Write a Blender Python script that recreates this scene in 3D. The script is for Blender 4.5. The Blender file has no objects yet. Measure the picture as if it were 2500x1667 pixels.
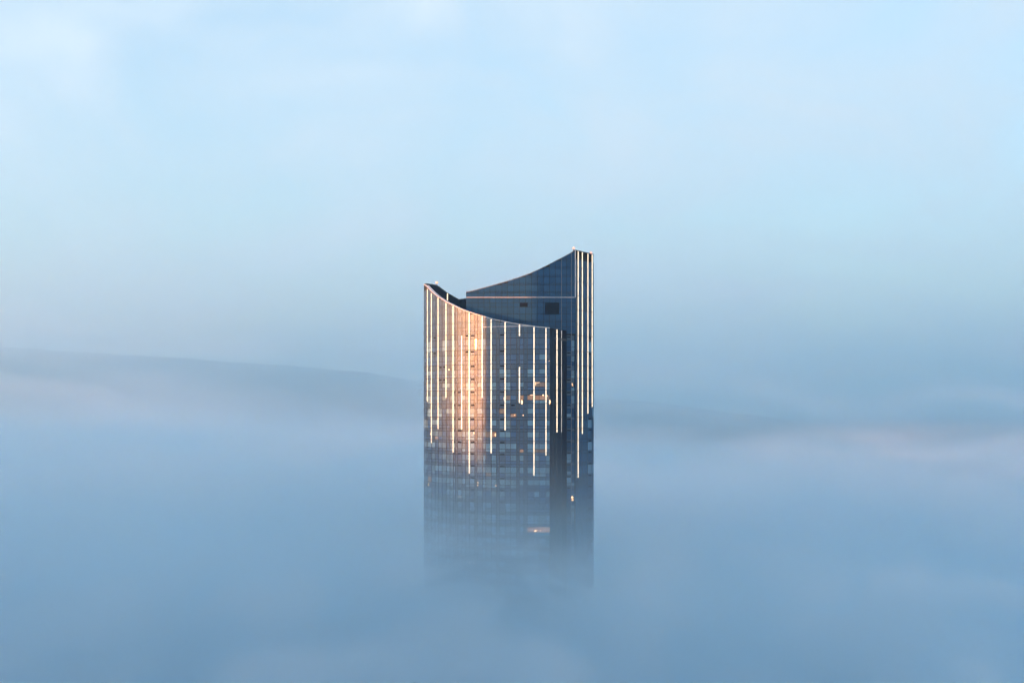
import bpy, bmesh, math, random
from mathutils import Vector, noise

# ------------------------------------------------------------------ camera, sky, sun, exposure
sc = bpy.context.scene
D = bpy.data
ZC = 212.0          # height of the viewing deck the picture is taken from
F = 3036.0          # focal length, in pixels of the 2500 px wide photograph
HY = 1000.0         # eye level, in rows of the photograph
SUN_EL, SUN_AZ = 4.0, -59.0     # low sun, behind the camera and to its left
VEIL = (1.08, 1.21, 1.32)        # colour of the thin cloud, before the sky strength

cam = D.cameras.new('camera')
camera = D.objects.new('camera', cam)
sc.collection.objects.link(camera)
sc.camera = camera
camera.location = (0, 0, ZC)
camera.rotation_euler = (math.pi / 2, 0, 0)
cam.sensor_width = 36
cam.lens = F / 2500 * 36
cam.shift_y = (HY - 833.5) / 2500
cam.clip_start, cam.clip_end = 0.5, 90000

world = D.worlds.new('World')
sc.world = world
world.use_nodes = True
wt = world.node_tree
sky = wt.nodes.new('ShaderNodeTexSky')
sky.sky_type = 'NISHITA'
sky.sun_disc = False
sky.sun_elevation = math.radians(SUN_EL)
azr = math.radians(180 - SUN_AZ)
sky.sun_rotation = azr
sky.air_density, sky.dust_density, sky.ozone_density = 1.0, 1.1, 2.15
# a veil of thin high cloud over the whole sky, a little brighter on the side of the sun
tcw = wt.nodes.new('ShaderNodeTexCoord')
mpw = wt.nodes.new('ShaderNodeMapping'); mpw.inputs['Scale'].default_value = (1.0, 1.0, 1.9)
wt.links.new(tcw.outputs['Generated'], mpw.inputs[0])
nzw = wt.nodes.new('ShaderNodeTexNoise'); nzw.inputs['Scale'].default_value = 5.0
nzw.inputs['Detail'].default_value = 5; nzw.inputs['Roughness'].default_value = 0.55; nzw.inputs['Distortion'].default_value = 0.6
wt.links.new(mpw.outputs[0], nzw.inputs['Vector'])
facw = wt.nodes.new('ShaderNodeMapRange')
for k_, v_ in (('From Min', 0.3), ('From Max', 0.7), ('To Min', 0.40), ('To Max', 1.0)):
    facw.inputs[k_].default_value = v_
wt.links.new(nzw.outputs['Fac'], facw.inputs['Value'])
dotw = wt.nodes.new('ShaderNodeVectorMath'); dotw.operation = 'DOT_PRODUCT'
dotw.inputs[1].default_value = (math.sin(azr), math.cos(azr), 0.0)
wt.links.new(tcw.outputs['Generated'], dotw.inputs[0])
gainw = wt.nodes.new('ShaderNodeMath'); gainw.operation = 'MULTIPLY_ADD'
gainw.inputs[1].default_value, gainw.inputs[2].default_value = 0.28, 0.80
wt.links.new(dotw.outputs['Value'], gainw.inputs[0])
colw = wt.nodes.new('ShaderNodeVectorMath'); colw.operation = 'SCALE'
colw.inputs[0].default_value = VEIL
motw = wt.nodes.new('ShaderNodeMath'); motw.operation = 'MULTIPLY_ADD'      # thicker and thinner patches
motw.inputs[1].default_value = 0.62
wt.links.new(nzw.outputs['Fac'], motw.inputs[0]); wt.links.new(gainw.outputs[0], motw.inputs[2])
wt.links.new(motw.outputs[0], colw.inputs['Scale'])
mixw = wt.nodes.new('ShaderNodeMix'); mixw.data_type = 'RGBA'
wt.links.new(facw.outputs[0], mixw.inputs['Factor'])
wt.links.new(sky.outputs[0], mixw.inputs['A']); wt.links.new(colw.outputs[0], mixw.inputs['B'])
wt.links.new(mixw.outputs['Result'], wt.nodes['Background'].inputs[0])
wt.nodes['Background'].inputs[1].default_value = 0.12

sun = D.lights.new('sun', 'SUN')
suno = D.objects.new('sun', sun)
sc.collection.objects.link(suno)
sun.energy, sun.angle, sun.color = 5.0, math.radians(0.5), (1, 0.30, 0.09)
e = math.radians(SUN_EL)
SUND = Vector((math.sin(azr) * math.cos(e), math.cos(azr) * math.cos(e), math.sin(e)))
suno.rotation_euler = (-SUND).to_track_quat('-Z', 'Y').to_euler()

vs = sc.view_settings
vs.view_transform, vs.look, vs.exposure, vs.gamma = 'Standard', 'None', 2.7, 1.0
cy = sc.cycles
cy.max_bounces, cy.volume_bounces, cy.glossy_bounces, cy.diffuse_bounces = 6, 4, 3, 2
cy.use_denoising = True
cy.use_adaptive_sampling, cy.adaptive_threshold, cy.adaptive_min_samples = True, 0.045, 16

# ------------------------------------------------------------------ helpers
def link(name, mesh, mat=None, parent=None):
    o = D.objects.new(name, mesh)
    sc.collection.objects.link(o)
    if mat is not None:
        mesh.materials.append(mat)
    if parent is not None:
        o.parent = parent
    return o

def tag(o, label=None, cat=None, kind=None, group=None):
    for k, v in (('label', label), ('category', cat), ('kind', kind), ('group', group)):
        if v:
            o[k] = v
    return o

def box_into(bm, a, b):
    r = bmesh.ops.create_cube(bm, size=1)
    for v in r['verts']:
        v.co = Vector([(a[i] + b[i]) / 2 + v.co[i] * (b[i] - a[i]) for i in range(3)])

def finish(bm, name):
    bmesh.ops.recalc_face_normals(bm, faces=bm.faces)
    m = D.meshes.new(name)
    bm.to_mesh(m)
    bm.free()
    return m

def hull_prism(bm, front, back):
    """front / back: matching loops of points."""
    f = [bm.verts.new(p) for p in front]
    b = [bm.verts.new(p) for p in back]
    n = len(f)
    bm.faces.new(f)
    bm.faces.new(b[::-1])
    for i in range(n):
        bm.faces.new((f[i], b[i], b[(i + 1) % n], f[(i + 1) % n]))

def WX(x, Y):
    return (x - 1250.0) / F * Y

def WZ(y, Y=331.5):
    return ZC + (HY - y) / F * Y

# ------------------------------------------------------------------ materials
def glass_mat(name, base, rough=0.53, ior=1.95, coat=0.10, spec=0.5, var=0.35, metal=0.0):
    m = D.materials.new(name)
    m.use_nodes = True
    t = m.node_tree
    b = t.nodes['Principled BSDF']
    oi = t.nodes.new('ShaderNodeObjectInfo')
    geo = t.nodes.new('ShaderNodeNewGeometry')
    add = t.nodes.new('ShaderNodeMath'); add.operation = 'ADD'
    fr = t.nodes.new('ShaderNodeMath'); fr.operation = 'FRACT'
    t.links.new(oi.outputs['Random'], add.inputs[0])
    t.links.new(geo.outputs['Random Per Island'], add.inputs[1])
    t.links.new(add.outputs[0], fr.inputs[0])
    mr = t.nodes.new('ShaderNodeMapRange')
    mr.inputs['To Min'].default_value = 1 - var
    mr.inputs['To Max'].default_value = 1 + var
    t.links.new(fr.outputs[0], mr.inputs['Value'])
    # a film of dust and rain marks, streaked downwards
    tc = t.nodes.new('ShaderNodeTexCoord')
    mp = t.nodes.new('ShaderNodeMapping'); mp.inputs['Scale'].default_value = (1.6, 1.6, 0.25)
    nz = t.nodes.new('ShaderNodeTexNoise'); nz.inputs['Scale'].default_value = 1.0; nz.inputs['Detail'].default_value = 4
    t.links.new(tc.outputs['Object'], mp.inputs[0]); t.links.new(mp.outputs[0], nz.inputs['Vector'])
    mul = t.nodes.new('ShaderNodeMath'); mul.operation = 'MULTIPLY_ADD'
    t.links.new(nz.outputs['Fac'], mul.inputs[0]); mul.inputs[1].default_value = 0.5; mul.inputs[2].default_value = 0.75
    m2 = t.nodes.new('ShaderNodeMath'); m2.operation = 'MULTIPLY'
    t.links.new(mr.outputs[0], m2.inputs[0]); t.links.new(mul.outputs[0], m2.inputs[1])
    vm = t.nodes.new('ShaderNodeVectorMath'); vm.operation = 'SCALE'
    vm.inputs[0].default_value = base
    t.links.new(m2.outputs[0], vm.inputs['Scale'])
    t.links.new(vm.outputs[0], b.inputs['Base Color'])
    rr = t.nodes.new('ShaderNodeMapRange')
    rr.inputs['To Min'].default_value = rough * 0.85
    rr.inputs['To Max'].default_value = rough * 1.2
    t.links.new(nz.outputs['Fac'], rr.inputs['Value'])
    t.links.new(rr.outputs[0], b.inputs['Roughness'])
    b.inputs['IOR'].default_value = ior
    b.inputs['Specular Tint'].default_value = (0.60, 0.84, 1.0, 1)
    b.inputs['Metallic'].default_value = metal
    b.inputs['Coat Weight'].default_value = coat
    b.inputs['Coat Roughness'].default_value = 0.04
    b.inputs['Coat IOR'].default_value = 1.45
    return m

def plain_mat(name, base, rough=0.6, metal=0.0, spec=0.5):
    m = D.materials.new(name)
    m.use_nodes = True
    t = m.node_tree
    b = t.nodes['Principled BSDF']
    nz = t.nodes.new('ShaderNodeTexNoise'); nz.inputs['Scale'].default_value = 0.8; nz.inputs['Detail'].default_value = 5
    tc = t.nodes.new('ShaderNodeTexCoord'); t.links.new(tc.outputs['Object'], nz.inputs['Vector'])
    mx = t.nodes.new('ShaderNodeMix'); mx.data_type = 'RGBA'
    mx.inputs['A'].default_value = (*[c * 0.8 for c in base], 1)
    mx.inputs['B'].default_value = (*[min(1, c * 1.2) for c in base], 1)
    t.links.new(nz.outputs['Fac'], mx.inputs['Factor'])
    t.links.new(mx.outputs['Result'], b.inputs['Base Color'])
    b.inputs['Roughness'].default_value = rough
    b.inputs['Metallic'].default_value = metal
    b.inputs['Specular IOR Level'].default_value = spec
    return m

def lamp_mat(name, col, strength):
    m = D.materials.new(name)
    m.use_nodes = True
    b = m.node_tree.nodes['Principled BSDF']
    b.inputs['Base Color'].default_value = (0.5, 0.5, 0.5, 1)
    b.inputs['Emission Color'].default_value = (*col, 1)
    b.inputs['Emission Strength'].default_value = strength
    m.cycles.emission_sampling = 'NONE'
    return m

def vol_mat(name, col, dens, g):
    m = D.materials.new(name)
    m.use_nodes = True
    t = m.node_tree
    t.nodes.remove(t.nodes['Principled BSDF'])
    v = t.nodes.new('ShaderNodeVolumePrincipled')
    v.inputs['Color'].default_value = (*col, 1)
    v.inputs['Density'].default_value = dens
    v.inputs['Anisotropy'].default_value = g
    t.links.new(v.outputs[0], t.nodes['Material Output'].inputs['Volume'])
    return m

M = {
    'pane': glass_mat('vision_glass', (0.001, 0.034, 0.112)),
    'blind': glass_mat('glass_with_blind', (0.055, 0.140, 0.225), 0.54, var=0.35),
    'spandrel': glass_mat('spandrel_glass', (0.001, 0.026, 0.080), 0.54),
    'column': glass_mat('column_cladding', (0.001, 0.020, 0.064), 0.54, var=0.2),
    'crown': glass_mat('crown_glass', (0.002, 0.030, 0.090), 0.53, var=0.2),
    'screen': glass_mat('screen_panel', (0.005, 0.042, 0.115), 0.5, ior=1.4, coat=0.1, var=0.14),
    'end': glass_mat('end_wall_glass', (0.002, 0.042, 0.105), 0.4, ior=1.4, coat=0.0, var=0.2),
    'recess': plain_mat('recess_cladding', (0.003, 0.012, 0.030), 0.7, spec=0.15),
    'dark': plain_mat('dark_backing', (0.010, 0.014, 0.020), 0.75, spec=0.2),
    'louvre': plain_mat('black_louvre', (0.002, 0.006, 0.014), 0.8, spec=0.1),
    'mullion': plain_mat('dark_mullion', (0.020, 0.028, 0.040), 0.5),
    'alu': plain_mat('pale_aluminium', (0.42, 0.46, 0.52), 0.5),
    'grey': plain_mat('grey_metal', (0.16, 0.19, 0.23), 0.5),
    'deck': plain_mat('roof_deck', (0.05, 0.055, 0.06), 0.9),
    'strip': lamp_mat('light_strip', (1.0, 0.75, 0.46), 0.22),
    'strip_dim': lamp_mat('light_strip_edge', (1.0, 0.86, 0.68), 0.08),
    'lamp': lamp_mat('room_lamp', (1.0, 0.50, 0.16), 0.25),
    'lamp_hot': lamp_mat('bright_room_lamp', (1.0, 0.52, 0.18), 0.42),
    'beacon': lamp_mat('beacon_glass', (1.0, 0.20, 0.035), 0.4),
}
def lit_mat(name, col, st):
    m = glass_mat(name, (0.05, 0.04, 0.035))
    b = m.node_tree.nodes['Principled BSDF']
    b.inputs['Emission Color'].default_value = (*col, 1)
    b.inputs['Emission Strength'].default_value = st
    m.cycles.emission_sampling = 'NONE'
    return m
M['lit'] = lit_mat('lit_window', (1.0, 0.42, 0.16), 0.045)
M['lit_faint'] = lit_mat('faintly_lit_window', (1.0, 0.45, 0.22), 0.02)
M['pale'] = glass_mat('glass_with_pale_blind', (0.22, 0.24, 0.26), 0.4)

# ------------------------------------------------------------------ ground and far hill
bm = bmesh.new()
N = 12
g = [[bm.verts.new((-40000 + 80000 * i / N, -40000 + 80000 * j / N, 0)) for i in range(N + 1)] for j in range(N + 1)]
for j in range(N):
    for i in range(N):
        bm.faces.new((g[j][i], g[j][i + 1], g[j + 1][i + 1], g[j + 1][i]))
tag(link('ground', finish(bm, 'ground'), plain_mat('city_ground', (0.05, 0.055, 0.06), 0.95)),
    'dark flat ground hidden far below the fog', kind='structure')

PROF = [(-2600, 800), (-900, 826), (-300, 838), (0, 851), (200, 858), (360, 868), (470, 875), (500, 879), (600, 887),
        (760, 897), (880, 910), (1000, 926), (1060, 936), (1250, 954), (1450, 970), (1650, 992), (1850, 1022),
        (2100, 1060), (2400, 1090), (3000, 1110), (4500, 1150)]
def prof(x):
    for (a, ya), (b, yb) in zip(PROF, PROF[1:]):
        if a <= x <= b:
            return ya + (yb - ya) * (x - a) / (b - a)
    return PROF[-1][1]
HYD = 20800.0
bm = bmesh.new()
rows = 13
cols = 240
gv = []
for j in range(rows):
    s = j / (rows - 1)
    Y = HYD - 4400 + 10400 * s
    k = 1 - ((Y - HYD) / 4400) ** 2 if Y < HYD else 1 - ((Y - HYD) / 6000) ** 2
    k = max(0, k) ** 0.7
    line = []
    for i in range(cols + 1):
        x = -420 + 3500 * i / cols
        top = (HY - prof(x)) / F * HYD + ZC
        X = WX(x, HYD)
        n = noise.fractal(Vector((X / 1500, Y / 1500, 3.1)), 0.6, 2.1, 6) * 40 + noise.noise(Vector((X / 160, Y / 160, 0))) * 8
        line.append(bm.verts.new((X, Y, -3 + (top + n) * k)))
    gv.append(line)
for j in range(rows - 1):
    for i in range(cols):
        bm.faces.new((gv[j][i], gv[j][i + 1], gv[j + 1][i + 1], gv[j + 1][i]))
tag(link('hill', finish(bm, 'hill'), plain_mat('wooded_hill', (0.03, 0.045, 0.05), 0.95)),
    'long dark wooded ridge falling away in the far haze', kind='structure')

# ------------------------------------------------------------------ air: haze box and the fog sea
bm = bmesh.new()
box_into(bm, (-12000, -3000, -6), (13500, 28500, ZC + 1260))
tag(link('haze', finish(bm, 'haze'), vol_mat('haze_air', (0.54, 0.83, 1.0), 1.2e-4, 0.72)),
    'thin blue haze filling the air round the tower', kind='stuff')

def fog_mat():
    m = D.materials.new('fog')
    m.use_nodes = True
    t = m.node_tree
    t.nodes.remove(t.nodes['Principled BSDF'])
    def nd(kind, op=None, **kw):
        n = t.nodes.new(kind)
        if op:
            n.operation = op
        for k, v in kw.items():
            n.inputs[int(k[1:])].default_value = v
        return n
    L = t.links.new
    geo = nd('ShaderNodeNewGeometry')
    sep = nd('ShaderNodeSeparateXYZ'); L(geo.outputs['Position'], sep.inputs[0])
    # drifting billows: wide and shallow
    mp = nd('ShaderNodeMapping'); mp.inputs['Scale'].default_value = (1 / 95, 1 / 150, 1 / 38)
    L(geo.outputs['Position'], mp.inputs[0])
    nz = nd('ShaderNodeTexNoise'); nz.inputs['Scale'].default_value = 1.0; nz.inputs['Detail'].default_value = FOG_DETAIL; nz.inputs['Roughness'].default_value = 0.5
    L(mp.outputs[0], nz.inputs['Vector'])
    amp = nd('ShaderNodeMath', 'MULTIPLY_ADD', i1=FOG_AMP, i2=FOG_TOP - FOG_AMP / 2); L(nz.outputs['Fac'], amp.inputs[0])
    far = nd('ShaderNodeMapRange'); far.inputs['From Min'].default_value = 600; far.inputs['From Max'].default_value = 4000
    far.inputs['To Min'].default_value = 0; far.inputs['To Max'].default_value = FOG_RISE
    L(sep.outputs['Y'], far.inputs['Value'])
    mp2 = nd('ShaderNodeMapping'); mp2.inputs['Scale'].default_value = (1 / 620, 1 / 1100, 0.0)
    L(geo.outputs['Position'], mp2.inputs[0])
    nz2 = nd('ShaderNodeTexNoise'); nz2.inputs['Scale'].default_value = 1.0; nz2.inputs['Detail'].default_value = 1.0
    L(mp2.outputs[0], nz2.inputs['Vector'])
    swell = nd('ShaderNodeMath', 'MULTIPLY'); L(far.outputs[0], swell.inputs[0]); L(nz2.outputs['Fac'], swell.inputs[1])
    side = nd('ShaderNodeMapRange'); side.inputs['From Min'].default_value = -1600; side.inputs['From Max'].default_value = 1600
    side.inputs['To Min'].default_value = 0.2; side.inputs['To Max'].default_value = -0.7
    L(sep.outputs['X'], side.inputs['Value'])
    con = nd('ShaderNodeMath', 'MULTIPLY_ADD', i1=2.8, i2=-0.9); L(nz2.outputs['Fac'], con.inputs[0])
    both = nd('ShaderNodeMath', 'ADD'); L(con.outputs[0], both.inputs[0]); L(side.outputs[0], both.inputs[1])
    L(both.outputs[0], swell.inputs[1])
    top = nd('ShaderNodeMath', 'ADD'); L(amp.outputs[0], top.inputs[0]); L(swell.outputs[0], top.inputs[1])
    thin = nd('ShaderNodeMapRange'); thin.inputs['From Min'].default_value = 330; thin.inputs['From Max'].default_value = 1500
    thin.inputs['To Min'].default_value = 1.0; thin.inputs['To Max'].default_value = 0.12
    L(sep.outputs['Y'], thin.inputs['Value'])
    tilt = nd('ShaderNodeMapRange'); tilt.inputs['From Min'].default_value = -900; tilt.inputs['From Max'].default_value = 300
    tilt.inputs['To Min'].default_value = 92; tilt.inputs['To Max'].default_value = -16
    L(sep.outputs['X'], tilt.inputs['Value'])
    top2 = nd('ShaderNodeMath', 'ADD'); L(top.outputs[0], top2.inputs[0])
    tl = nd('ShaderNodeMath', 'MULTIPLY'); L(tilt.outputs[0], tl.inputs[0]); L(thin.outputs[0], tl.inputs[1]); L(tl.outputs[0], top2.inputs[1])
    dep = nd('ShaderNodeMath', 'SUBTRACT'); L(top2.outputs[0], dep.inputs[0]); L(sep.outputs['Z'], dep.inputs[1])
    dt = nd('ShaderNodeMath', 'MULTIPLY'); L(dep.outputs[0], dt.inputs[0]); L(thin.outputs[0], dt.inputs[1])
    mx = nd('ShaderNodeMath', 'MAXIMUM', i1=0.0); L(dt.outputs[0], mx.inputs[0])
    mn = nd('ShaderNodeMath', 'MINIMUM', i1=60.0); L(mx.outputs[0], mn.inputs[0])
    sq = nd('ShaderNodeMath', 'POWER', i1=3.0); L(mn.outputs[0], sq.inputs[0])
    de = nd('ShaderNodeMath', 'MULTIPLY', i1=FOGK); L(sq.outputs[0], de.inputs[0])
    v = t.nodes.new('ShaderNodeVolumePrincipled')
    v.inputs['Color'].default_value = (*FOGC, 1)
    v.inputs['Anisotropy'].default_value = 0.55
    L(de.outputs[0], v.inputs['Density'])
    L(v.outputs[0], t.nodes['Material Output'].inputs['Volume'])
    return m
FOGK, FOGC, FOG_TOP, FOG_AMP, FOG_RISE, FOG_DETAIL = 1.45e-7, (0.64, 0.85, 0.98), ZC - 8, 32.0, 130.0, 0.0
bm = bmesh.new()
box_into(bm, (-3200, -600, -3), (3600, 6000, ZC + 130))
fog = tag(link('fog_bank', finish(bm, 'fog_bank'), fog_mat()), 'sea of blue fog that swallows the lower tower', kind='stuff')
def wisp_mat(scale, off, k, lo, hi, z0, z1, ys, rate, col=None):
    m = D.materials.new('drifting_mist')
    m.use_nodes = True
    t = m.node_tree
    t.nodes.remove(t.nodes['Principled BSDF'])
    L = t.links.new
    def nd(kind, op=None, **kw):
        n = t.nodes.new(kind)
        if op:
            n.operation = op
        for k, v in kw.items():
            n.inputs[int(k[1:])].default_value = v
        return n
    def ramp(src, a, b, c, d):
        n = nd('ShaderNodeMapRange')
        n.interpolation_type = 'SMOOTHSTEP'
        for k, v in zip(('From Min', 'From Max', 'To Min', 'To Max'), (a, b, c, d)):
            n.inputs[k].default_value = v
        L(src, n.inputs['Value'])
        return n.outputs[0]
    def mul(a, b):
        n = nd('ShaderNodeMath', 'MULTIPLY'); L(a, n.inputs[0]); L(b, n.inputs[1])
        return n.outputs[0]
    geo = nd('ShaderNodeNewGeometry')
    sep = nd('ShaderNodeSeparateXYZ'); L(geo.outputs['Position'], sep.inputs[0])
    mp = nd('ShaderNodeMapping'); mp.inputs['Scale'].default_value = scale; mp.inputs['Location'].default_value = off
    mp.inputs['Rotation'].default_value = (0, 0.35, 0)
    L(geo.outputs['Position'], mp.inputs[0])
    nz = nd('ShaderNodeTexNoise'); nz.inputs['Scale'].default_value = 1.0; nz.inputs['Detail'].default_value = 2.5; nz.inputs['Distortion'].default_value = 0.8
    L(mp.outputs[0], nz.inputs['Vector'])
    d = ramp(nz.outputs['Fac'], lo, hi, 0.0, k)
    d = mul(d, ramp(sep.outputs['Z'], z0, z1, 0.0, 1.0))
    d = mul(d, ramp(sep.outputs['Y'], ys[3], ys[2], 0.0, 1.0))
    d = mul(d, ramp(sep.outputs['Y'], ys[0], ys[1], 0.0, 1.0))
    v = t.nodes.new('ShaderNodeVolumePrincipled')
    v.inputs['Color'].default_value = (*(col or FOGC), 1)
    v.inputs['Anisotropy'].default_value = 0.55
    L(d, v.inputs['Density'])
    L(v.outputs[0], t.nodes['Material Output'].inputs['Volume'])
    m.cycles.volume_step_rate = rate
    return m
def mist(a, b, label, *args):
    bm = bmesh.new()
    box_into(bm, a, b)
    tag(link('drifting_mist', finish(bm, 'drifting_mist'), wisp_mat(*args)), label, kind='stuff')
mist((-150, 120, ZC - 72), (150, 325, ZC - 14), 'ragged wisps of mist drifting before the foot of the tower',
     (1 / 26, 1 / 90, 1 / 15), (3.1, 0.4, 5.2), 0.12, 0.53, 0.66, ZC - 22, ZC - 58, (120, 180, 290, 325), 1.6, (0.78, 0.89, 0.97))
mist((-820, 760, ZC - 70), (820, 1150, ZC + 165), 'pale patches of mist drifting between the tower and the far ridge',
     (1 / 190, 1 / 260, 1 / 46), (1.7, 2.2, 0.3), 0.0034, 0.44, 0.70, ZC + 165, ZC - 10, (760, 830, 1080, 1150), 1.2, (0.64, 0.86, 1.0))
mist((-320, 420, ZC - 90), (320, 700, ZC - 2), 'soft billows of mist lying behind the tower',
     (1 / 85, 1 / 130, 1 / 20), (5.3, 1.2, 2.3), 0.022, 0.48, 0.66, ZC - 2, ZC - 36, (420, 470, 640, 700), 1.5, (0.80, 0.90, 0.98))
cy.volume_step_rate, cy.volume_max_steps = 0.4, 120
D.materials['haze_air'].cycles.volume_step_rate = 20
D.materials['haze_air'].cycles.homogeneous_volume = True

# ------------------------------------------------------------------ the skyscraper: plan and floors
tower = D.objects.new('skyscraper', None)
sc.collection.objects.link(tower)
tower.location = (0, 345, 0)
tag(tower, 'dark glass skyscraper with scooped crown and vertical light strips rising from fog', 'skyscraper')
bpy.context.view_layer.update()
TINV = tower.matrix_world.inverted()

def part(name, mesh, mat, parent=None):
    mesh.transform(TINV)
    return link(name, mesh, mat, tower if parent is None else parent)

FRONT = 330.0
def depth(x):
    u = min(1.0, max(0.0, (1345.0 - x) / 310.0))
    return FRONT + 26.0 * (1 - math.sqrt(1 - u * u))

def lerp_tab(tab, x):
    if x <= tab[0][0]:
        return tab[0][1]
    for (a, ya), (b, yb) in zip(tab, tab[1:]):
        if x <= b:
            return ya + (yb - ya) * (x - a) / (b - a)
    return tab[-1][1]

ROOF = [(1035, 694), (1039.8, 695.6), (1047, 703.5), (1056, 712.4), (1071, 724.7), (1091, 737), (1108, 745.8), (1129, 755.3), (1148, 762.2),
        (1178, 771.4), (1201, 778.3), (1235, 785.2), (1250, 788.5), (1271, 791.8), (1309, 797), (1344, 800.5),
        (1370, 804.3), (1385, 806.6)]
def roof_z(x):
    return WZ(lerp_tab(ROOF, x), depth(x))

def fp(x, out=0.0):
    """point of the curved front in plan, moved out along the normal."""
    Y = depth(x); X = WX(x, Y)
    xa, xb = x - 1.0, x + 1.0
    if x < 1037:
        xa, xb = 1035.4, 1037.4
    tx, ty = WX(xb, depth(xb)) - WX(xa, depth(xa)), depth(xb) - depth(xa)
    l = math.hypot(tx, ty)
    return Vector((X + ty / l * out, Y - tx / l * out, 0))

COLS = [1035.6, 1040.5, 1044.5, 1054.2, 1062.5, 1070.6, 1079.5, 1089.8, 1098.5, 1107.2, 1112, 1117.5, 1128, 1136.7, 1146.4, 1159, 1165,
        1178, 1186, 1199.5, 1212, 1219, 1233.5, 1246.5, 1261, 1268.4, 1278.5, 1287.5, 1303.8, 1316.5, 1333, 1342.3]
DARKCOL = {1112, 1159, 1212, 1261, 1278.5}
VENTY = [817.4, 857, 893, 925, 956.7, 989, 1023.2, 1051.6, 1080.2, 1108.7, 1138, 1168]
while VENTY[-1] < 1440:
    VENTY.append(VENTY[-1] + 28.6)

rng = random.Random(5)

def quad_pane(pa, pb, z0a, z0b, z1a, z1b, t=0.07, tilt=0.02, rail=0.055, n=None):
    """a flat pane between two plan points; inset by `rail`, a little out of true."""
    d = (pb - pa); L = d.length; d.normalize()
    nn = Vector((d.y, -d.x, 0))
    if n is not None:
        nn = n
    r = min(rail, L * 0.2)
    a, b = pa + d * r, pb - d * r
    tx, tz = rng.uniform(-tilt, tilt), rng.uniform(-tilt, tilt)
    def P(p, z, sx, sz):
        return Vector((p.x, p.y, z)) + nn * (sx * tx + sz * tz)
    f = [P(a, z0a + rail, -1, -1), P(b, z0b + rail, 1, -1), P(b, max(z1b - rail, z0b + rail + .02), 1, 1), P(a, max(z1a - rail, z0a + rail + .02), -1, 1)]
    return f, [p - nn * t for p in f]

STORE = {}          # name -> list of (visible area, loops, material)
def add_piece(name, loops, mat):
    STORE.setdefault(name, []).append((loops, mat))

# lamps seen in rooms: where the photograph shows them
LIT = [(1290, 968, 'lit'), (1310, 968, 'lit'), (1325, 968, 'lit'), (1280, 1006, 'lit'), (1255, 1014, 'lit'), (1272, 1103, 'lit'),
       (1206, 1062, 'lit'), (1193, 1062, 'lit_faint'), (1189, 1162, 'lit_faint'), (1310, 940, 'lit_faint'), (1325, 940, 'lit_faint'),
       (1337, 966, 'lit_faint'), (1275, 968, 'lit'), (1295, 1294, 'lit'), (1310, 1294, 'lit'), (1325, 1294, 'lit'), (1337, 1294, 'lit'), (1325, 1306, 'lit_faint'),
       (1310, 1306, 'lit_faint'), (1049, 1182, 'lit_faint'), (1122, 1216, 'pale'), (1066, 1070, 'pale'), (1240, 975, 'lit_faint'),
       (1325, 1103, 'lit_faint'), (1310, 1103, 'lit_faint'), (1285, 980, 'lit_faint'), (1225, 1004, 'lit_faint')]
def lit_for(xa, xb, ya, yb):
    for x, y, k in LIT:
        if xa <= x < xb and ya <= y < yb:
            return k
    return None

OUT = 0.0
floors = []
for k, v in enumerate(VENTY[:-1]):
    nxt = VENTY[k + 1]
    tall = k < 6
    s0, s1 = (v - 4.4, v + 8.0) if tall else (v - 5.0, v + 2.2)
    nt = nxt - 4.4 if (k + 1) < 6 else nxt - 5.0
    mid = s1 + (nt - s1) * (0.60 if tall else 0.64)
    floors.append((s0, s1, mid, nt))

BLINDP = {}
for k, (s0, s1, mid, nt) in enumerate(floors):
    rowp = rng.choice([0.5, 0.8, 0.9, 0.95]) if k > 5 else [0.12, 0.1, 0.25, 0.4, 0.4, 0.3][k]
    for xa, xb in zip(COLS, COLS[1:]):
        pa, pb = fp(xa), fp(xb)
        dark = xa in DARKCOL
        z0, z1, zm, zn = WZ(s0), WZ(s1), WZ(mid), WZ(nt)
        add_piece('spandrel_panel', quad_pane(pa, pb, z1, z1, z0, z0, tilt=0.015), 'column' if dark else 'spandrel')
        if dark:
            add_piece('column_panel', quad_pane(pa, pb, zn, zn, z1, z1, tilt=0.012), 'column')
            continue
        b = rng.random() < rowp
        m1 = lit_for(xa, xb, s1, mid) or ('blind' if b else 'pane')
        m2 = lit_for(xa, xb, mid, nt) or ('blind' if b and rng.random() < 0.45 else 'pane')
        add_piece('window_pane', quad_pane(pa, pb, zm, zm, z1, z1, tilt=0.016), m1)
        add_piece('lower_pane', quad_pane(pa, pb, zn, zn, zm, zm, tilt=0.016), m2)

# crown of the front: rows of glass clipped by the scooped roofline
CROWN = [813.0, 808.6, 804.4, 797.0, 785.5, 781.5, 764, 760, 742.5, 738.5, 721, 717, 699.5, 690]
for xa, xb in zip(COLS, COLS[1:]):
    pa, pb = fp(xa), fp(xb)
    za, zb = roof_z(xa) - 0.12, roof_z(xb) - 0.12
    for y0, y1 in zip(CROWN, CROWN[1:]):
        z0, z1 = WZ(y0), WZ(y1)
        if z0 >= max(za, zb) - 0.25:
            break
        a1, b1 = min(z1, za), min(z1, zb)
        if min(a1, b1) < z0 + 0.16:
            a1, b1 = max(a1, z0 + 0.16), max(b1, z0 + 0.16)
            if za < z0 + 0.05 or zb < z0 + 0.05:
                # a sliver: keep the low side at the roofline
                continue
        add_piece('crown_panel', quad_pane(pa, pb, z0, z0, a1, b1, tilt=0.012, rail=0.035), 'crown')

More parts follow.
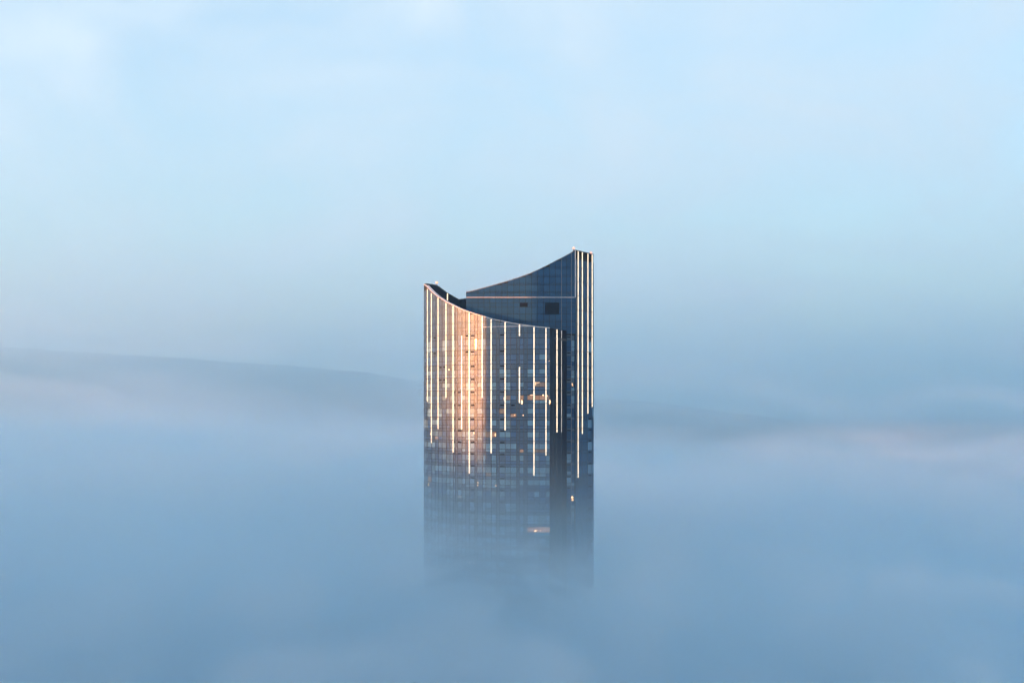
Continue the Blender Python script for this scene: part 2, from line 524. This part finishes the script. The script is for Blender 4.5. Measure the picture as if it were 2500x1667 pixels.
# the far right of the front: a dark return running back to the rear wing
BACKY = 342.0
RET = [(1342.3, depth(1342.3)), (1350, 332.6), (1359, 335.3), (1370, 338.6), (1383, BACKY - 0.05)]
retp = [Vector((WX(x, Y), Y, 0)) for x, Y in RET]
for k, (s0, s1, mid, nt) in enumerate(floors):
    for pa, pb in zip(retp, retp[1:]):
        add_piece('return_panel', quad_pane(pa, pb, WZ(nt), WZ(nt), WZ(s0), WZ(s0), tilt=0.01, rail=0.04), 'recess')
for (pa, pb), (xa, xb) in zip(zip(retp, retp[1:]), zip([r[0] for r in RET], [r[0] for r in RET][1:])):
    add_piece('return_panel', quad_pane(pa, pb, WZ(813), WZ(813), WZ(lerp_tab(ROOF, xa), pa.y), WZ(lerp_tab(ROOF, xb), pb.y), tilt=0.01, rail=0.04), 'recess')

# rear wing: flat wall, taller, its top sweeping up to the right
WTOP = [(1137.8, 713.2), (1160, 708.2), (1178, 703.3), (1210, 694.6), (1245, 684.3), (1270, 676.0), (1294, 667.3), (1320, 655.6), (1347, 642), (1370, 630), (1393, 617.6), (1405, 610.2)]
def wtop_z(x):
    return WZ(lerp_tab(WTOP, x), BACKY)
WCOL = [1137.8 + i * 14.55 for i in range(17)] + [1383.5, 1395, 1405]
WCOL = sorted(set(round(x, 1) for x in WCOL if x < 1376)) + [1383.5, 1395.0, 1405.0]
WROW = [815.0, 797.5, 786, 782, 766.5, 750, 739.0, 726.0, 716, 712, 696, 692, 676, 672, 656, 652, 636, 632, 616, 605]
HOLES = [(1268.5, 739.5, 1288, 749), (1331, 739.5, 1365.5, 767.5)]
bp = lambda x: Vector((WX(x, BACKY), BACKY, 0))
for xa, xb in zip(WCOL, WCOL[1:]):
    za, zb = wtop_z(xa) - 0.1, wtop_z(xb) - 0.1
    for y0, y1 in zip(WROW, WROW[1:]):
        z0, z1 = WZ(y0, BACKY), WZ(y1, BACKY)
        if z0 >= min(za, zb) - 0.12:
            break
        a1, b1 = min(z1, za), min(z1, zb)
        add_piece('screen_panel', quad_pane(bp(xa), bp(xb), z0, z0, a1, b1, tilt=0.010, rail=0.05), 'screen')
# its strip beside the front block, storey by storey
for k, (s0, s1, mid, nt) in enumerate(floors):
    for xa, xb in ((1383.5, 1394.2), (1394.2, 1402.6)):
        rows_ = [(s0, s1, 'spandrel'), (s1, mid, None), (mid, nt, None)]
        for ya, yb, m in rows_:
            mm = m or ('blind' if rng.random() < (0.5 if xa > 1390 else 0.25) else 'screen')
            add_piece('side_pane', quad_pane(bp(xa), bp(xb), WZ(yb), WZ(yb), WZ(ya), WZ(ya), tilt=0.015, rail=0.04), mm)
    add_piece('corner_panel', quad_pane(bp(1402.6), bp(1405), WZ(nt), WZ(nt), WZ(s0), WZ(s0), tilt=0.0, rail=0.03), 'recess')

# end wall of the rear wing, with the four long light strips
ENDY = 350.5
ex = [1405, 1410.6, 1420.8, 1434.4, 1444.9, 1449.6]
def ep(x, out=0.0):
    s = (x - 1405) / (1449.6 - 1405)
    Y = BACKY + (ENDY - BACKY) * s
    p = Vector((WX(x, Y), Y, 0))
    a, b = bp(1405), Vector((WX(1449.6, ENDY), ENDY, 0))
    d = (b - a).normalized()
    return p + Vector((d.y, -d.x, 0)) * out
def etop_z(x):
    s = (x - 1405) / 44.6
    return WZ(610.2 + 10.8 * s, BACKY + (ENDY - BACKY) * s)
ROWE = [813 - 32 * i for i in range(7)]
for xa, xb in zip(ex, ex[1:]):
    pa, pb = ep(xa), ep(xb)
    for y0, y1 in zip(ROWE, ROWE[1:]):
        z0, z1 = WZ(y0), WZ(y1)
        a1, b1 = min(z1, etop_z(xa) - 0.1), min(z1, etop_z(xb) - 0.1)
        if min(a1, b1) > z0 + 0.3:
            add_piece('end_wall_panel', quad_pane(pa, pb, z0, z0, a1, b1, tilt=0.01, rail=0.04), 'end')
    for k, (s0, s1, mid, nt) in enumerate(floors):
        add_piece('end_wall_panel', quad_pane(pa, pb, WZ(s1), WZ(s1), WZ(s0), WZ(s0), tilt=0.012, rail=0.04), 'end')
        add_piece('end_wall_pane', quad_pane(pa, pb, WZ(nt), WZ(nt), WZ(s1), WZ(s1), tilt=0.02, rail=0.04),
                  'blind' if xb > 1436 and rng.random() < 0.2 else 'end')

# write the pieces out: the first 300 of a kind one by one (they are the highest, clearest ones), the rest joined
for name, items in STORE.items():
    for loops, mk in items[:300]:
        bm = bmesh.new()
        hull_prism(bm, *loops)
        part(name, finish(bm, name), M[mk])
    rest = {}
    for loops, mk in items[300:]:
        rest.setdefault(mk, []).append(loops)
    for mk, ll in rest.items():
        bm = bmesh.new()
        for loops in ll:
            hull_prism(bm, *loops)
        o = part(name, finish(bm, name), M[mk])
        o['kind'] = 'stuff'

# ------------------------------------------------------------------ structure behind the glass
def wall_strip(bm, pts, z0, tops, thick, inward):
    """closed wall along plan points; tops: one height per point."""
    n = len(pts)
    rows = []
    for i, p in enumerate(pts):
        q = p + inward[i] * thick
        rows.append([bm.verts.new((p.x, p.y, z0)), bm.verts.new((p.x, p.y, tops[i])), bm.verts.new((q.x, q.y, tops[i])), bm.verts.new((q.x, q.y, z0))])
    for a, b in zip(rows, rows[1:]):
        for i in range(4):
            j = (i + 1) % 4
            bm.faces.new((a[i], b[i], b[j], a[j]))
    bm.faces.new(rows[0][::-1]); bm.faces.new(rows[-1])

xs = [1035.6 + (1342.3 - 1035.6) * i / 60 for i in range(61)]
pts = [fp(x, -0.14) for x in xs]
inw = [(fp(x, -1) - fp(x)).normalized() for x in xs]
bm = bmesh.new()
wall_strip(bm, pts, 0, [roof_z(x) - 0.1 for x in xs], 0.6, inw)
part('front_wall', finish(bm, 'front_wall'), M['dark'])

rp = [p + Vector((-0.12, 0.06, 0)) for p in retp]
bm = bmesh.new()
wall_strip(bm, rp, 0, [WZ(lerp_tab(ROOF, x), Y) - 0.1 for x, Y in RET], 0.5, [Vector((-0.92, 0.38, 0))] * len(rp))
part('return_wall', finish(bm, 'return_wall'), M['dark'])

# parapet that closes the scoop on the far side
BK = [(1036.4, 693.0, depth(1035.6) + 0.2), (1042, 693.2, 351.5), (1063.6, 696.4, 358), (1074.3, 703.3, 360.5), (1091, 715.5, 364), (1119, 731.6, 370), (1138.5, 729.3, 370.5)]
bpts = [Vector((WX(x, Y), Y, 0)) for x, y, Y in BK]
binw = [Vector((0.35, -0.93, 0))] * len(bpts)
bm = bmesh.new()
wall_strip(bm, bpts, 0, [WZ(y, Y) for x, y, Y in BK], 0.5, binw)
part('rear_parapet', finish(bm, 'rear_parapet'), M['recess'])
bm = bmesh.new()
for (pa, a), (pb, b) in zip(list(zip(bpts, BK))[:], list(zip(bpts, BK))[1:]):
    za, zb = WZ(a[1], a[2]), WZ(b[1], b[2])
    i_ = Vector((0.35, -0.93, 0)) * 0.55
    hull_prism(bm, [Vector((pa.x, pa.y, za - .1)), Vector((pb.x, pb.y, zb - .1)), Vector((pb.x, pb.y, zb + .1)), Vector((pa.x, pa.y, za + .1))],
               [Vector((pa.x, pa.y, za - .1)) + i_, Vector((pb.x, pb.y, zb - .1)) + i_, Vector((pb.x, pb.y, zb + .1)) + i_, Vector((pa.x, pa.y, za + .1)) + i_])
part('rear_coping', finish(bm, 'rear_coping'), M['mullion'])

# roof deck inside the scoop
bm = bmesh.new()
loop = [fp(x, -0.7) for x in xs[::3]] + [Vector((WX(1383, 341.5), 341.5, 0)), Vector((14, 369, 0))] + [p + Vector((.2, -.4, 0)) for p in bpts[::-1][:-1]]
zt = WZ(822)
hull_prism(bm, [Vector((p.x, p.y, zt)) for p in loop], [Vector((p.x, p.y, zt - 0.6)) for p in loop])
part('roof_deck', finish(bm, 'roof_deck'), M['deck'])

# rear wing body
bm = bmesh.new()
wx = [1137.8 + (1405 - 1137.8) * i / 40 for i in range(41)]
fr = [(WX(x, BACKY), BACKY + 0.13, wtop_z(x) - 0.1) for x in wx]
endb = (WX(1449.6, ENDY) - 0.12, ENDY + 0.1)
loop_t = [Vector(p) for p in fr] + [Vector((endb[0], endb[1], etop_z(1449.6) - 0.1)), Vector((endb[0] - 1.5, 371.5, etop_z(1449.6) - 0.4))]
loop_t += [Vector((WX(x, BACKY), 371.5, wtop_z(x) - 0.4)) for x in wx[::-1]]
tv = [bm.verts.new(p) for p in loop_t]
bv = [bm.verts.new((p.x, p.y, 0)) for p in loop_t]
n = len(tv)
for i in range(n):
    bm.faces.new((bv[i], bv[(i + 1) % n], tv[(i + 1) % n], tv[i]))
for i in range(40):      # roof strips, front to back
    bm.faces.new((tv[i], tv[i + 1], tv[n - 2 - i], tv[n - 1 - i]))
bm.faces.new((tv[40], tv[41], tv[42], tv[43]))
part('rear_wing', finish(bm, 'rear_wing'), M['dark'])

# ------------------------------------------------------------------ copings, ledges, mullions
def ribbon(name, pts, w_out, h, mat, normals):
    bm = bmesh.new()
    for (p, n0), (q, n1) in zip(list(zip(pts, normals)), list(zip(pts, normals))[1:]):
        up = Vector((0, 0, h))
        hull_prism(bm, [p, q, q + up, p + up], [p + n0 * w_out, q + n1 * w_out, q + n1 * w_out + up, p + n0 * w_out + up])
    return part(name, finish(bm, name), mat)

cx = [1035.6 + (1342.3 - 1035.6) * i / 48 for i in range(49)]
nrm = lambda x: (fp(x, 1) - fp(x)).normalized()
ribbon('front_coping', [fp(x, -0.75) + Vector((0, 0, roof_z(x) - 0.1)) for x in cx], 0.95, 0.17, M['alu'], [nrm(x) for x in cx])
lx = [1179 + (1305 - 1179) * i / 20 for i in range(21)]
ribbon('crown_ledge', [fp(x, -0.05) + Vector((0, 0, WZ(797.4))) for x in lx], 0.24, 0.13, M['alu'], [nrm(x) for x in lx])
wn = Vector((0, -1, 0))
wy = lambda x, y, o=0.0: Vector((WX(x, BACKY), BACKY + o, WZ(y, BACKY)))
ribbon('wall_ledge', [wy(1137.8, 726.8, .05), wy(1404, 726.8, .05)], 0.3, 0.16, M['alu'], [wn, wn])
ribbon('wall_coping', [Vector((WX(x, BACKY), BACKY + 0.5, wtop_z(x) - 0.1)) for x in wx], 0.62, 0.16, M['grey'], [wn] * len(wx))
en = (ep(1420, 1) - ep(1420)).normalized()
ribbon('end_coping', [ep(x, -0.5) + Vector((0, 0, etop_z(x) - 0.1)) for x in (1405, 1449.6)], 0.62, 0.16, M['grey'], [en, en])

def fin(name, p, n, w, d, z0, z1, mat, back=0.02):
    t = Vector((-n.y, n.x, 0))
    a = p - n * back
    bm = bmesh.new()
    f = [a - t * w / 2, a + t * w / 2, a + t * w / 2 + n * (d + back), a - t * w / 2 + n * (d + back)]
    hull_prism(bm, [Vector((q.x, q.y, z0)) for q in f], [Vector((q.x, q.y, z1)) for q in f])
    return part(name, finish(bm, name), mat)

for x in COLS:
    fin('mullion', fp(x), nrm(x), 0.10, 0.07, WZ(VENTY[-1]), roof_z(x) - 0.15, M['mullion'], 0.1)
for p in retp[1:-1]:
    nn = Vector((0.92, -0.38, 0))
    fin('mullion', p, nn, 0.1, 0.08, WZ(VENTY[-1]), WZ(808), M['mullion'], 0.1)
corner = Vector((0.45, -0.89, 0)).normalized()
fin('corner_trim', Vector((WX(1404.6, BACKY), BACKY, 0)), wn, 0.22, 0.14, WZ(726.8, BACKY) + 0.16, wtop_z(1404.6) - 0.12, M['alu'], 0.05)
for x in (1371.0, 1395.0):
    fin('wall_fin', bp(x), wn, 0.07, 0.10, WZ(805 if x < 1380 else 1440), wtop_z(x) - 0.12, M['grey'], 0.02)
for x in ex[1:-1]:
    fin('end_mullion', ep(x), en, 0.12, 0.05, WZ(VENTY[-1]), etop_z(x) - 0.15, M['mullion'], 0.1)

# louvred openings in the screen wall
for x0, y0, x1, y1 in HOLES:
    bm = bmesh.new()
    a, b = wy(x0, y1), wy(x1, y0)
    box_into(bm, (a.x, BACKY - 0.06, a.z), (b.x, BACKY + 0.05, b.z))
    o = part('louvred_opening', finish(bm, 'louvred_opening'), M['louvre'])
    nsl = max(3, int((b.z - a.z) / 0.3))
    for i in range(nsl):
        z = a.z + (i + 0.5) * (b.z - a.z) / nsl
        bm = bmesh.new()
        hull_prism(bm, [Vector((a.x, BACKY - 0.065, z)), Vector((b.x, BACKY - 0.065, z)), Vector((b.x, BACKY - 0.14, z - 0.12)), Vector((a.x, BACKY - 0.14, z - 0.12))],
                   [Vector((a.x, BACKY - 0.065, z + .03)), Vector((b.x, BACKY - 0.065, z + .03)), Vector((b.x, BACKY - 0.14, z - 0.09)), Vector((a.x, BACKY - 0.14, z - 0.09))])
        s = finish(bm, 'slat'); s.transform(TINV)
        link('slat', s, M['recess'], o)

# small dark vents in the spandrels
VENTS = ([(1059, 1064.3, k) for k in (0, 1)] + [(1072.5, 1078, k) for k in (2, 3)] + [(1082, 1088, k) for k in (2, 3)]
         + [(1137.5, 1145.2, k) for k in (0, 1)] + [(1149.2, 1159, k) for k in range(0, 16)]
         + [(1108.6, 1112, k) for k in range(4, 12)] + [(1118, 1126, k) for k in range(4, 16)]
         + [(1221, 1231.5, k) for k in range(0, 16)] + [(1248, 1257, 5)])
for xa, xb, k in VENTS:
    y = VENTY[k]
    f, b = quad_pane(fp(xa, 0.05), fp(xb, 0.05), WZ(y + 1.7), WZ(y + 1.7), WZ(y - 1.7), WZ(y - 1.7), t=0.1, tilt=0, rail=0)
    bm = bmesh.new(); hull_prism(bm, f, b)
    part('vent', finish(bm, 'vent'), M['louvre'])
for k in range(len(floors) - 3):
    y = VENTY[k]
    bm = bmesh.new()
    hull_prism(bm, *quad_pane(bp(1384.5) + wn * .05, bp(1393) + wn * .05, WZ(y + 1.5), WZ(y + 1.5), WZ(y - 1.5), WZ(y - 1.5), t=0.1, tilt=0, rail=0))
    part('vent', finish(bm, 'vent'), M['louvre'])
    bm = bmesh.new()
    hull_prism(bm, *quad_pane(ep(1437, .05), ep(1443.5, .05), WZ(y + 1.2), WZ(y + 1.2), WZ(y - 2), WZ(y - 2), t=0.1, tilt=0, rail=0))
    part('vent', finish(bm, 'vent'), M['louvre'])

# ------------------------------------------------------------------ light strips, one tube per storey
JOINT = [WZ(v - 4.6) for v in VENTY] + [WZ(785 - 36 * i) for i in range(6)]
def strip(p, n, z0, z1, w=0.33, mat='strip', gap=0.07, d=0.13):
    cuts = sorted([z for z in JOINT if z0 + 0.6 < z < z1 - 0.6])
    zs = [z0] + cuts + [z1]
    for a, b in zip(zs, zs[1:]):
        fin('light_strip', p + n * 0.07, n, w, d, a + (gap if a != z0 else 0), b - (gap if b != z1 else 0), M[mat], 0.0)

STRIPS = [(1044.5, 705, 980, .24), (1054.2, 715.5, 1081, .27), (1070.6, 726.5, 1047, .3), (1089.8, 739.5, 970.7, .32), (1107.2, 747, 1103.7, .33), (1128, 819.3, 1047, .33),
          (1146.4, 763.5, 1155, .34), (1178, 772.5, 970.7, .34), (1199.5, 780, 1105.9, .34), (1233.5, 786, 1050, .34), (1268.4, 792, 820, .34), (1268.4, 895.6, 983.5, .34),
          (1303.8, 798, 1160, .34), (1333, 800.5, 1110.7, .34)]
for x, ya, yb, w in STRIPS:
    Y = depth(x)
    strip(fp(x), nrm(x), WZ(yb, Y), WZ(ya, Y) - 0.05, w * 0.78)
rn = Vector((0.62, -0.78, 0)).normalized()
strip(retp[2], rn, WZ(1055, 335), WZ(804.5, 335), 0.32)
strip(retp[3], Vector((0.92, -0.38, 0)), WZ(1055, 338), WZ(806.5, 338), 0.2, 'strip_dim', 0.07, 0.08)
for x, ya, yb in ((1410.6, 613.2, 1165.7), (1420.8, 615.8, 1058.6), (1434.4, 619.0, 1009.5), (1444.9, 621.5, 993)):
    Y = ep(x).y
    strip(ep(x), en, WZ(yb, Y), WZ(ya, Y) - 0.05, 0.31)
# the short tube on the inside of the scoop
p = Vector((WX(1091, 363.4), 363.4, 0)) + Vector((.35, -.93, 0)) * .5
fin('light_strip', p, Vector((.35, -.93, 0)), 0.3, 0.12, WZ(733, 363), WZ(716.5, 363), M['strip'], 0.0)

# ------------------------------------------------------------------ lamps behind windows
LAMPS = [(1096.5, 902.5, 2.6, 1.6, 'lamp_hot'), (1231.3, 973, 1.4, 5, 'lamp'), (1274.3, 981.5, 2.2, 5.5, 'lamp_hot'), (1344.0, 981, 1.9, 6.0, 'lamp_hot'),
         (1326, 964.5, 2.2, 1.5, 'lamp_hot'), (1334.8, 966, 1.8, 1.5, 'lamp_hot'), (1396.8, 937.5, 1.8, 2.6, 'lamp'), (1398, 941, 1.2, 1.2, 'lamp_hot'),
         (1277.5, 1013.5, 1.2, 1.6, 'lamp_hot'), (1256.3, 1013, .9, .9, 'lamp_hot'), (1051.3, 1058.8, 1.4, 1.2, 'lamp_hot'), (1157.3, 1056.8, 1.9, 1.9, 'lamp_hot'),
         (1209.5, 1061, 1.6, 4, 'lamp'), (1046.5, 1182, 1.2, 4.5, 'lamp_hot'), (1166.8, 1177.5, 1.6, 1.6, 'lamp_hot'), (1166.8, 1184, 1.6, 1.6, 'lamp_hot'),
         (1211, 1185, 1.7, 1.7, 'lamp_hot'), (1397, 1213.5, 3.0, 3.0, 'lamp_hot'), (1397.5, 1220, 3.4, 2.5, 'lamp'), (1307.5, 1295, 4.2, 2.0, 'lamp_hot'), (1319, 1295, 1.6, 1.2, 'lamp'),
         (1147, 1373, 2, 2, 'lamp_hot'), (1156.6, 1373, 2, 2, 'lamp_hot'), (1166, 1414, 1.2, 5, 'lamp_hot'), (1341, 880.8, 1.2, 1.2, 'lamp'),
         (1308, 936, .9, 5, 'lamp'), (1313.5, 933.8, 4.5, .7, 'lamp'), (1299, 964, 6, .8, 'lamp'), (1427, 876, .1, .1, 'lamp')]
for x, y, hw, hh, mk in LAMPS[:-1]:
    if x < 1342:
        p, n = fp(x), nrm(x)
    elif x < 1383:
        p, n = fp(1342.0) , Vector((0.3, -0.95, 0)).normalized()
    else:
        p, n = bp(x), wn
    t = Vector((-n.y, n.x, 0))
    z = WZ(y, p.y)
    bm = bmesh.new()
    bmesh.ops.create_icosphere(bm, subdivisions=2, radius=1)
    for v in bm.verts:
        c = v.co.copy()
        q = p + n * 0.05 + t * (c.x * hw * 0.109) + n * (c.y * 0.07)
        v.co = Vector((q.x, q.y, z + c.z * hh * 0.109))
    part('room_lamp', finish(bm, 'room_lamp'), M[mk])

# ------------------------------------------------------------------ beacons and the davit on the roof edge
def beacon(x, y, Y, zbase):
    X = WX(x, Y)
    bm = bmesh.new()
    bmesh.ops.create_cone(bm, cap_ends=True, segments=10, radius1=0.10, radius2=0.08, depth=1)
    z = WZ(y, Y)
    for v in bm.verts:
        v.co = Vector((X + v.co.x, Y + v.co.y, zbase + (v.co.z + .5) * (z - 0.2 - zbase)))
    o = part('beacon_light', finish(bm, 'beacon_light'), M['mullion'])
    bm = bmesh.new()
    bmesh.ops.create_icosphere(bm, subdivisions=2, radius=0.34)
    for v in bm.verts:
        v.co = Vector((X + v.co.x, Y + v.co.y, z + v.co.z * 0.85))
    m = finish(bm, 'lens'); m.transform(TINV)
    link('lens', m, M['beacon'], o)
beacon(1066.5, 690, 358.3, WZ(697.5, 358.3))
beacon(1400.5, 606, BACKY + 0.4, wtop_z(1400.5) - .1)
beacon(1443, 617.5, ep(1443).y + 0.2, etop_z(1443) - .1)

Y = 360.3
bm = bmesh.new()
for xa, ya, xb, yb in ((1073.6, 698.6, 1074.6, 706), (1070.4, 698.4, 1074.6, 699.3), (1070.4, 698.6, 1071.1, 703.4)):
    a, b = Vector((WX(xa, Y), 0, WZ(yb, Y))), Vector((WX(xb, Y), 0, WZ(ya, Y)))
    box_into(bm, (a.x, Y - .05, a.z), (b.x, Y + .06, b.z))
part('davit', finish(bm, 'davit'), M['mullion'])

# ------------------------------------------------------------------ unseen tower added towards the sun, to shade the right of the facade
nb = D.objects.new('shading_tower', None)
sc.collection.objects.link(nb)
edge = fp(1181)
sd = Vector((SUND.x, SUND.y, 0)).normalized()
pn = Vector((-sd.y, sd.x, 0))
if pn.y > 0:
    pn = -pn
ctr = edge + sd * 235 + pn * 17
nb.location = ctr
nb.rotation_euler = (0, 0, math.atan2(sd.y, sd.x))
tag(nb, 'tall dark tower added beyond the picture edge to block the sun', 'tower')
def npart(name, a, b, mat):
    bm = bmesh.new(); box_into(bm, a, b)
    return link(name, finish(bm, name), mat, nb)
HN = 290.0
npart('shaft', (-15, -16.8, 0), (15, 16.8, HN - 8), M['column'])
npart('crown', (-13.5, -16.9, HN - 8), (13.5, 16.9, HN), M['screen'])
for i in range(40):
    npart('floor_band', (-15.15, -16.95, 20 + i * 6.5), (15.15, 16.95, 21.2 + i * 6.5), M['mullion'])
